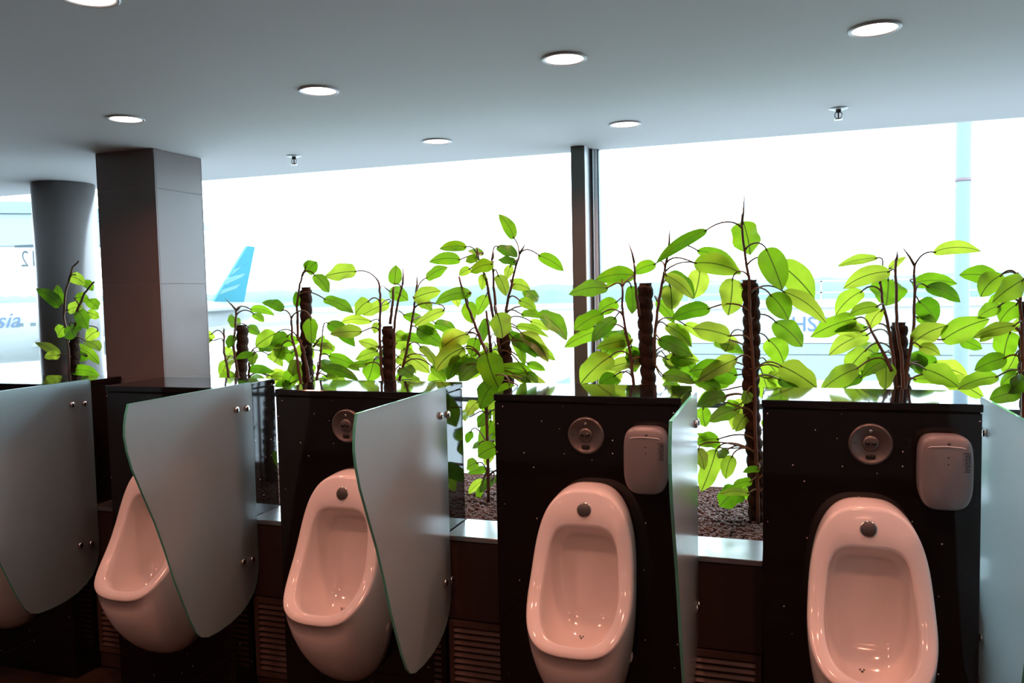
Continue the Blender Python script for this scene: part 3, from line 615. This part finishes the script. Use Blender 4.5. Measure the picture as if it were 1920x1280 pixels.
for k, d in enumerate(PLANTS):
    t0 = at(*P(d['c'], *d['pole'][0]), d['Y']); t1 = at(*P(d['c'], *d['pole'][1]), d['Y'])
    slope = (t1 - t0) / (t1.z - t0.z); base = t0 + slope * ((SZ - .036) - t0.z)
    d['top'], d['base'] = t0, base
    d['root'] = empty('climbing_plant', (base.x, base.y, SZ - .036), d['label'], 'plant', 'climbing plants on poles')
    rad = d['w'] / CROPS[d['c']][2] * mpp(t0) / 2 * .97
    d['rad'] = rad
    # pole wrapped in coir: lumpy spiral surface
    L = (t0 - base).length; NZ, NA = int(L / .006), 20; vv = []
    pit = .050 + .008 * rnd.random(); ph = rnd.random() * 6
    for i in range(NZ + 1):
        s_ = i / NZ; c0 = base.lerp(t0, s_) - d['root'].location
        c0 = c0 + Vector((.006 * math.sin(s_ * 9 + ph), .004 * math.cos(s_ * 7), 0))
        for j in range(NA):
            a = 2 * math.pi * j / NA; b_ = abs(math.sin(math.pi * (s_ * L / pit + .5 * a / math.pi)))
            rr = rad * (.80 + .25 * b_ ** .6 + .05 * (rnd.random() - .5)); rr *= 1 if s_ < .985 else .8
            vv.append((c0.x + rr * math.cos(a), c0.y + rr * math.sin(a), c0.z))
    ff = [(i * NA + j, i * NA + (j + 1) % NA, (i + 1) * NA + (j + 1) % NA, (i + 1) * NA + j) for i in range(NZ) for j in range(NA)] + [tuple(range(NA))[::-1], tuple(range(NZ * NA, NZ * NA + NA))]
    MB().add(vv, ff, 0, True).build('moss_pole', M['moss'], d['root'])
    if k == 6:
        tb = MB()
        for i in range(70):
            a = rnd.uniform(0, 6.28); q0 = t0 - d['root'].location + Vector((math.cos(a) * rad * .8, math.sin(a) * rad * .8, rnd.uniform(-.05, 0))); tb.tube([q0, q0 + Vector((math.cos(a) * .012, math.sin(a) * .012, rnd.uniform(.0, .02)))], [.0012, .0004], 3)
        tb.build('fibre_tuft', M['moss'], d['root'])
    for si, st in enumerate(d['stems']):
        Ys = d['Y'] - rad - .008 if si % 2 == 0 else d['Y'] + rnd.uniform(-.10, -.03)
        pts = [at(*P(d['c'], *q), Ys) for q in st]
        if pts[-1].z > SZ + .02 and st[-1][1] > 1100 and d['c'] != '8' or (d['c'] == '8' and st[-1][1] > 1040):
            e = pts[-1].copy(); e.z = SZ - .036; e += (d['base'] - pts[-1]) * .0; pts.append(e)
        fine = []
        for a, b in zip(pts, pts[1:]):
            for q in range(4): fine.append(a.lerp(b, q / 4) + Vector((rnd.uniform(-.002, .002), rnd.uniform(-.002, .002), 0)))
        fine.append(pts[-1])
        n = len(fine); o = MB().tube([q - d['root'].location for q in fine], [.0052 + .0040 * (i / n) for i in range(n)], 6).build('stem', M['stem'], d['root'])
        segs += [(q, k) for q in fine if q.z > SZ + .05]
    for a, b in d.get('spikes', []):
        A = at(*P(d['c'], *a), d['Y'] - d['rad'] - .008); B = at(*P(d['c'], *b), d['Y'] - .03)
        MB().tube([A - d['root'].location, (A * .6 + B * .4) + Vector((.003, 0, 0)) - d['root'].location, B - d['root'].location], [.0065, .0050, .0010], 6).build('leaf_sheath', M['petiole'], d['root'])

PROF = [(0, .10), (.035, .46), (.09, .70), (.17, .86), (.28, .97), (.40, 1.0), (.53, .96), (.66, .85), (.77, .69), (.86, .48), (.94, .24), (1.0, .015)]


def leaf(B, T, wid, k, front_=False):
    """one leaf blade from its base B to its tip T with a petiole back to the nearest stem of plant k"""
    d = PLANTS[k]; a = T - B; L = a.length; ax = a.normalized(); v = ((B + T) / 2 - CAM).normalized()
    S = ax.cross(v).normalized()
    if S.z < 0: S = -S
    steep = abs(S.z) < .45
    phi = rnd.uniform(-.5, .5); S2 = (S * math.cos(phi) + ax.cross(S).normalized() * math.sin(phi)); N = ax.cross(S2).normalized()
    bend = (rnd.uniform(-.05, .06) if steep else rnd.uniform(.04, .11)); fold = rnd.uniform(.05, .28) * rnd.choice((-1, 1)); arch = rnd.uniform(-.06, .06)
    W = wid / math.cos(phi) * 1.2; wob = rnd.uniform(0, 6)
    mb = MB(); ny = 5; vv = []; uv = []
    for (x, p_) in PROF:
        for j in range(ny):
            y = (j - 2) / 4
            off = S2 * (y * W * p_ + bend * 4 * x * (1 - x) * L) + N * (fold * abs(y) * W * p_ + arch * 4 * x * (1 - x) * L + .010 * W / .08 * math.sin(x * 11 + wob + y * 3) * abs(y) * 2 * p_)
            vv.append(ax * (L * x) + off); uv.append((x, .5 + y * p_))
    nx = len(PROF); ff = [(i * ny + j, i * ny + j + 1, (i + 1) * ny + j + 1, (i + 1) * ny + j) for i in range(nx - 1) for j in range(ny - 1)]
    me = bpy.data.meshes.new('leaf'); me.from_pydata([tuple(q) for q in vv], [], ff); me.materials.append(M['leaf'])
    me.polygons.foreach_set('use_smooth', [True] * len(ff)); ul_ = me.uv_layers.new(name='UVMap')
    fl_ = []
    for pl_ in me.polygons:
        for vi in pl_.vertices: fl_ += uv[vi]
    ul_.data.foreach_set('uv', fl_); me.update()
    o = link('leaf', me, d['root'], B - d['root'].location)
    best = min((q for q, kk in segs if kk == k), key=lambda q: (q - B).length + (.35 * max(0, q.z - B.z)) + (0.06 if (q - B).length < .03 else 0))
    e = best - B; c1 = -ax * min(.05, e.length * .35) + Vector((0, 0, .01)); c2 = e + Vector((-e.x * .25, -e.y * .25, .03 + .12 * e.length))
    pts = []
    for i in range(8):
        t = i / 7; q_ = 1 - t; pts.append(ax * (.012 * q_ ** 3) + c1 * (3 * q_ * q_ * t) + c2 * (3 * q_ * t * t) + e * t ** 3)
    MB().tube(pts, [.0032, .0034, .0036, .0036, .0036, .0038, .0042, .0050], 5).build('petiole', M['petiole'], o)


def clampY(y, z):
    lo = YB + .035 if z < HT + .10 else Y0 + .15
    return max(lo, min(YW - .12, y))


for item in LV.replace('\n', ';').split(';'):
    q = item.split()
    if not q: continue
    c = q[0]; bx, by, tx, ty, w = map(float, q[1:6]); dy = float(q[6]) if len(q) > 6 else rnd.uniform(-.10, .06)
    pb_, pt_ = P(c, bx, by), P(c, tx, ty)
    # nearest plant stem as seen, weighted towards stems beside or below
    best = None
    for k, d in enumerate(PLANTS):
        for s, kk in segs:
            if kk != k: continue
            B = at(*pb_, d['Y']); dd = (s - B).length
            if best is None or dd < best[0]: best = (dd, k)
    k = best[1]; Y = PLANTS[k]['Y'] + dy
    zz = min(at(*pb_, Y).z, at(*pt_, Y).z)
    Yb = clampY(Y, zz); Yt = clampY(Y + rnd.uniform(-.07, .05), zz)
    B, T = at(*pb_, Yb), at(*pt_, Yt)
    leaf(B, T, w / CROPS[c][2] * mpp((B + T) / 2), k)

# more leaves deeper in the foliage, where the crowns run into each other
for k, cnt in ((1, 7), (2, 16), (3, 18), (4, 22), (5, 14), (6, 14), (7, 14), (8, 6)):
    d = PLANTS[k]; ss = [q for q, kk in segs if kk == k and q.z < CH - .22]
    for i in range(cnt):
        q = rnd.choice(ss); an = rnd.uniform(-.2, math.pi + .2)
        B = q + Vector((math.cos(an) * rnd.uniform(.05, .16), abs(math.sin(an)) * rnd.uniform(.06, .22), rnd.uniform(-.05, .05)))
        B.z = max(B.z, SZ + .12); T = B + Vector((math.cos(an) * rnd.uniform(.10, .18), rnd.uniform(-.03, .10), rnd.uniform(-.15, .03)))
        T.z = max(T.z, SZ + .03)
        B.y = clampY(B.y, min(B.z, T.z)); T.y = clampY(T.y, min(B.z, T.z))
        leaf(B, T, rnd.uniform(.055, .085), k)

# leaves hanging low in the open gap between the middle piers
for (x, y, z, dx, dz, w) in ((-1.16, 3.42, 1.44, -.05, -.20, .085), (-1.12, 3.55, 1.36, -.10, -.16, .09), (-1.10, 3.46, 1.26, -.05, -.23, .10), (-1.30, 3.62, 1.42, -.10, -.14, .085), (-1.24, 3.70, 1.28, -.12, -.10, .08),
                            (-1.14, 3.75, 1.15, -.12, -.10, .075), (-1.26, 3.50, 1.13, -.11, -.06, .07), (-1.16, 3.50, 1.02, -.13, -.07, .065), (-1.12, 3.58, 1.00, -.07, -.13, .065), (-1.30, 3.85, 1.20, -.13, -.12, .08), (-1.40, 3.95, 1.34, -.10, -.16, .09), (-1.22, 3.95, 1.40, .08, -.18, .085)):
    B = Vector((x, y, z)); leaf(B, B + Vector((dx, .04, dz)), w, 4)

# ------------------------------------------------------------------ outside
GZ = -4.6
tag(MB().box(-900, 900, YW + .3, 26, GZ - .5, GZ).build('added_ground_strip', M['darker_ground']), 'added darker ground strip below the window, out of view', None, None, 'structure')  # unseen darker ground, added to even out the light on the ceiling
tag(MB().box(-900, 900, 26, 1500, GZ - .5, GZ).build('ground', M['apron']), 'pale concrete airport apron outside the window', None, None, 'structure')
tag(MB().box(XL, XR, YW + .06, YW + .3, GZ - .5, SZ - .1).build('wall_outside', M['facade']), 'outer facade below the window', None, None, 'structure')
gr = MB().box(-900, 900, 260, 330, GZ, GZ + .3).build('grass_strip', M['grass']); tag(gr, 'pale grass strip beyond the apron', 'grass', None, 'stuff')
vv, ff = [], []
for i in range(241):
    x = -800 + i * 7; h = 10 + .5 * math.sin(x * .021) + rnd.uniform(-.9, .9)
    for (y, z) in ((400, 0), (403 + rnd.uniform(-2, 2), h * .6), (410, h), (430, h * .8), (436, 0)): vv.append((x, y, GZ + z))
for i in range(240):
    for j in range(4): ff.append((i * 5 + j, (i + 1) * 5 + j, (i + 1) * 5 + j + 1, i * 5 + j + 1))
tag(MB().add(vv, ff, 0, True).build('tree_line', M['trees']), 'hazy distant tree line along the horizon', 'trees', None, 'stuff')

# exterior lamp mast
q = at(1802, 640, 16); q.z = GZ
p = empty('lamp_mast', q, 'pale blue steel mast standing outside the right window', 'mast'); rad = 13.5 * mpp(at(1802, 500, 16))
MB().lathe([(rad * 1.15, 0), (rad * 1.15, 3.5), (rad, 3.6), (rad, 12)], 32).build('shaft', M['steelblue'], p)
MB().lathe([(rad * 1.01, at(1802, 334, 16).z - GZ), (rad * 1.01, at(1802, 341, 16).z - GZ)], 32).build('red_band', M['pinkred'], p)

# jet bridge with lettering
Yj = 42
A, B = at(1425, 580, Yj), at(1800, 700, Yj)
p = empty('jet_bridge', ((A.x + B.x) / 2, Yj, GZ), 'white passenger jet bridge with blue bank lettering', 'jet bridge')
cx = (A.x + B.x) / 2; w = (B.x - A.x) / 2 + 4; zt, zb = at(1500, 577, Yj).z - GZ, at(1500, 712, Yj).z - GZ; zm = at(1500, 643, Yj).z - GZ; zm2 = at(1500, 665, Yj).z - GZ
MB().box(-w + .1, w - .1, .1, 3, zb, zt - .1).build('tunnel', M['bridgeb'], p)
MB().box(-w, w, 0, .1, zm, zt).build('panel', M['bridge'], p); MB().box(-w, w, .04, .1, zm2 + .03, zm - .03).build('panel', M['bridgeb'], p); MB().box(-w, w, .02, .1, zb, zm2 - .03).build('panel', M['bridgeb'], p)
MB().box(-w, w, -.1, 3.1, zt, zt + .12).build('roof', M['bridge'], p)
for k in range(6):
    xx = -w + .5 + k * (2 * w - 1) / 5; MB().box(xx - .04, xx + .04, .3, .38, zt + .12, zt + 1.3).build('rail_post', M['bridge'], p)
MB().box(-w, w, .3, .36, zt + 1.25, zt + 1.33).build('handrail', M['bridge'], p); MB().box(-w, w, .3, .36, zt + .7, zt + .76).build('handrail', M['bridge'], p)
for xx in (-w * .5, w * .6): MB().box(xx - .35, xx + .35, 1, 1.7, 0, zb).build('support_leg', M['bridge'], p)
h1, h0 = at(1490, 595, Yj - .05), at(1490, 623, Yj - .05)
me = text_mesh('HSBC', (h1.z - h0.z) * 1.40, .01, M['navy'], 0, 'LEFT'); o = link('lettering', me, p, (at(1483, 609, Yj - .05).x - cx, -.02, (h1.z + h0.z) / 2 - GZ)); o.rotation_euler = (R(90), 0, 0)
hx_, hz_ = at(1597, 616, Yj - .05).x - cx, at(1597, 616, Yj - .05).z - GZ; e = (h1.z - h0.z) * .45
lg = MB(); lg.add([(hx_ - 2 * e, -.02, hz_), (hx_ - e, -.02, hz_ + e), (hx_ - e, -.02, hz_ - e)], [(0, 1, 2)]); lg.add([(hx_ + 2 * e, -.02, hz_), (hx_ + e, -.02, hz_ + e), (hx_ + e, -.02, hz_ - e)], [(0, 2, 1)])
lg.add([(hx_ - e, -.02, hz_ + e), (hx_ + e, -.02, hz_ + e), (hx_, -.02, hz_)], [(0, 1, 2)]); lg.add([(hx_ - e, -.02, hz_ - e), (hx_ + e, -.02, hz_ - e), (hx_, -.02, hz_)], [(0, 2, 1)]); lg.build('logo', M['red'], p)

# service truck
Yt = 38; A, B = at(985, 712, Yt), at(1060, 645, Yt)
p = empty('service_truck', ((A.x + B.x) / 2, Yt, A.z - .35), 'blue airport service truck parked outside beside the mullion', 'truck')
w, h = (B.x - A.x) / 2, B.z - A.z
MB().bbox(-w, w * .25, 0, 4, .3, h * .95, .05).build('box_body', M['truck'], p); MB().bbox(w * .3, w, .1, 1.9, .3, h * .62, .08).build('cab', M['bridge'], p)
MB().box(w * .42, w * .88, .06, .1, h * .32, h * .55).build('windscreen', M['jetglass'], p); MB().box(-w * .9, -w * .35, -.03, 0, h * .55, h * .85).build('panel', M['bridge'], p)
MB().box(-w * 1.05, w * 1.4, -.06, 3.9, .16, .3).build('chassis', M['pinkred'], p)
for xx in (-w * .6, w * .6): MB().lathe([(.34, .0), (.34, .25)], 20, 0, 'Y', (xx, .0, .18)).build('wheel', M['tyre'], p)
p.location.z = GZ + .16; p.location = (at(1022, 700, Yt).x, Yt, GZ + .16)
st = at(1022, 680, Yt)

# airplane with teal tail
axA, axB = at(-30, 628, 38), at(455, 603, 55)
axA.z = axB.z = (axA.z + axB.z) / 2
axis = (axB - axA).normalized(); L = (axB - axA).length; side = Vector((0, 0, 1)).cross(axis).normalized(); fr_ = 1.95
p = empty('airplane', (axB.x, axB.y, GZ), 'white airliner with a teal striped tail fin parked on the apron', 'airplane')
loc = p.location


def apt(s, lat, z): return axA + axis * s + side * lat + Vector((0, 0, z)) - loc


n = 28; vv = []; rows = [(-16, 1, 0), (L - 12, 1, 0), (L - 8, .92, .12), (L - 4, .70, .45), (L, .42, .85), (L + 2.6, .12, 1.15)]
for (s, k_, dz) in rows: vv += [apt(s, fr_ * k_ * math.cos(2 * math.pi * j / n), fr_ * k_ * math.sin(2 * math.pi * j / n) + dz) for j in range(n)]
ff = [(i * n + j, i * n + (j + 1) % n, (i + 1) * n + (j + 1) % n, (i + 1) * n + j) for i in range(len(rows) - 1) for j in range(n)] + [tuple(range(n))[::-1], tuple(range((len(rows) - 1) * n, len(rows) * n))]
MB().add(vv, ff, 0, True).build('fuselage', M['jetwhite'], p)


def pln(px, py):   # meets the airplane's upright centre plane
    d = ray(px, py); t = (axA - CAM).dot(side) / d.dot(side); return CAM + d * t - loc


def fin(pts, name, mt, parent, off=0.0, th=.18):
    q = [pln(*a) for a in pts]; k = len(q); mb = MB()
    mb.add([a + side * (th + off) for a in q] + [a - side * (th + off) for a in q], [tuple(range(k)), tuple(range(k, 2 * k))[::-1]] + [(i, (i + 1) % k, k + (i + 1) % k, k + i) for i in range(k)])
    return mb.build(name, mt, parent)


tf = fin([(396, 570), (462, 461), (476, 463), (457, 558), (452, 584), (400, 590)], 'tail_fin', M['jetteal'], p)
fin([(436, 506), (462, 494), (450, 500), (430, 517)], 'stripe', M['jetpale'], tf, .02); fin([(414, 543), (449, 532), (440, 541), (408, 553)], 'stripe', M['jetpale'], tf, .02)
fin([(426, 520), (458, 512), (452, 519), (418, 535)], 'stripe', M['jetpale'], tf, .015)
sv = Vector((0, 0, 1))
for s_ in (-1, 1):
    b0, b1 = L - 5, L - 1; mb = MB(); q = [apt(b0, s_ * .8, .9), apt(b1, s_ * .5, .95), apt(b1 + 3.4, s_ * 6.2, 1.5), apt(b1 + 1.8, s_ * 6.2, 1.5)]
    mb.add(q + [a + sv * .15 for a in q], [(0, 1, 2, 3), (4, 7, 6, 5), (0, 4, 5, 1), (1, 5, 6, 2), (2, 6, 7, 3), (3, 7, 4, 0)]); mb.build('stabiliser', M['jetwhite'], p)
    mb = MB(); q = [apt(2, s_ * 1.6, -.9), apt(8.5, s_ * 1.6, -.9), apt(15, s_ * 14.5, .2), apt(13.4, s_ * 14.5, .2)]
    mb.add(q + [a + sv * .3 for a in q], [(0, 1, 2, 3), (4, 7, 6, 5), (0, 4, 5, 1), (1, 5, 6, 2), (2, 6, 7, 3), (3, 7, 4, 0)]); mb.build('wing', M['jetwhite'], p)
nearest = -1 if (axA - side * 2).length < (axA + side * 2).length else 1
wm = MB()
up_ = math.radians(14)
for i in range(34):
    s = -10 + i * .72
    if i % 4 == 3: continue
    c0 = apt(s, nearest * fr_ * math.cos(up_) * 1.003, fr_ * math.sin(up_)); a = axis * .16; b = Vector((0, 0, .20))
    wm.add([c0 - a - b, c0 + a - b, c0 + a + b, c0 - a + b], [(0, 1, 2, 3)])
wm.build('cabin_windows', M['jetglass'], p)
me = text_mesh('Indonesia', 1.35, .01, M['navy'], .35, 'RIGHT')
o = link('lettering', me, p, apt((pln(16, 593) + loc - axA).dot(axis), nearest * (fr_ * math.cos(.45) + .2), fr_ * math.sin(.45)))
xa = axis if (axis.dot(rt) > 0) else -axis
o.rotation_mode = 'QUATERNION'; o.rotation_quaternion = Matrix((xa, Vector((0, 0, 1)), xa.cross(Vector((0, 0, 1))))).transposed().to_quaternion()
for s in (-9, 6, 8): MB().tube([apt(s, 0, -1.5), Vector((apt(s, 0, 0).x, apt(s, 0, 0).y, .4))], .14, 8).build('landing_gear', M['tyre'], p)

# gate canopy at the left with its pointed end, and the gate number film on the glass
Yc = 19
q = lambda x, y: at(x, y, Yc)
p = empty('gate_canopy', (q(60, 500).x, Yc, GZ), 'pale blue gate canopy outside the left window', 'canopy'); loc = p.location


def band(pts, name, mt, y0=0, y1=1.6):
    a = [q(*t) - loc for t in pts]; MB().prism([(v.x, v.z) for v in a], y0, y1, 'Y').build(name, mt, p)


band([(-500, 372), (76, 378), (358, 412), (376, 432), (76, 400), (-500, 396)], 'roof', M['steelblue'], 0, .5)
band([(-500, 397), (76, 401), (300, 425), (300, 455), (76, 460), (-500, 460)], 'fascia', M['bridgeb'], .1, 1.5)
for xx in (-300, 250): a = q(xx, 450) - loc; MB().box(a.x - .15, a.x + .15, .5, .8, 0, a.z).build('post', M['bridge'], p)
c = at(54, 487, YW + .016); w, h = .0, .0
p = empty('gate_number_film', (c.x, YW + .015, c.z), 'pale film sign with a mirrored number on the left window', 'sign')
a, b = at(28, 460, YW + .016), at(84, 513, YW + .016); a, b = a - p.location, b - p.location
MB().box(a.x, b.x, 0, .001, b.z, a.z).build('film', M['film'], p)
MB().box(a.x, b.x, .001, .0016, a.z - .004, a.z).build('film_border', M['filmink'], p); MB().box(a.x, a.x + .004, .001, .0016, b.z, a.z).build('film_border', M['filmink'], p)
me = text_mesh('12', (a.z - b.z) * .78, .0003, M['filmink'], 0, 'CENTER'); o = link('lettering', me, p, ((a.x + b.x) / 2 - .005, .0012, (a.z + b.z) / 2)); o.rotation_euler = (R(90), 0, R(180))
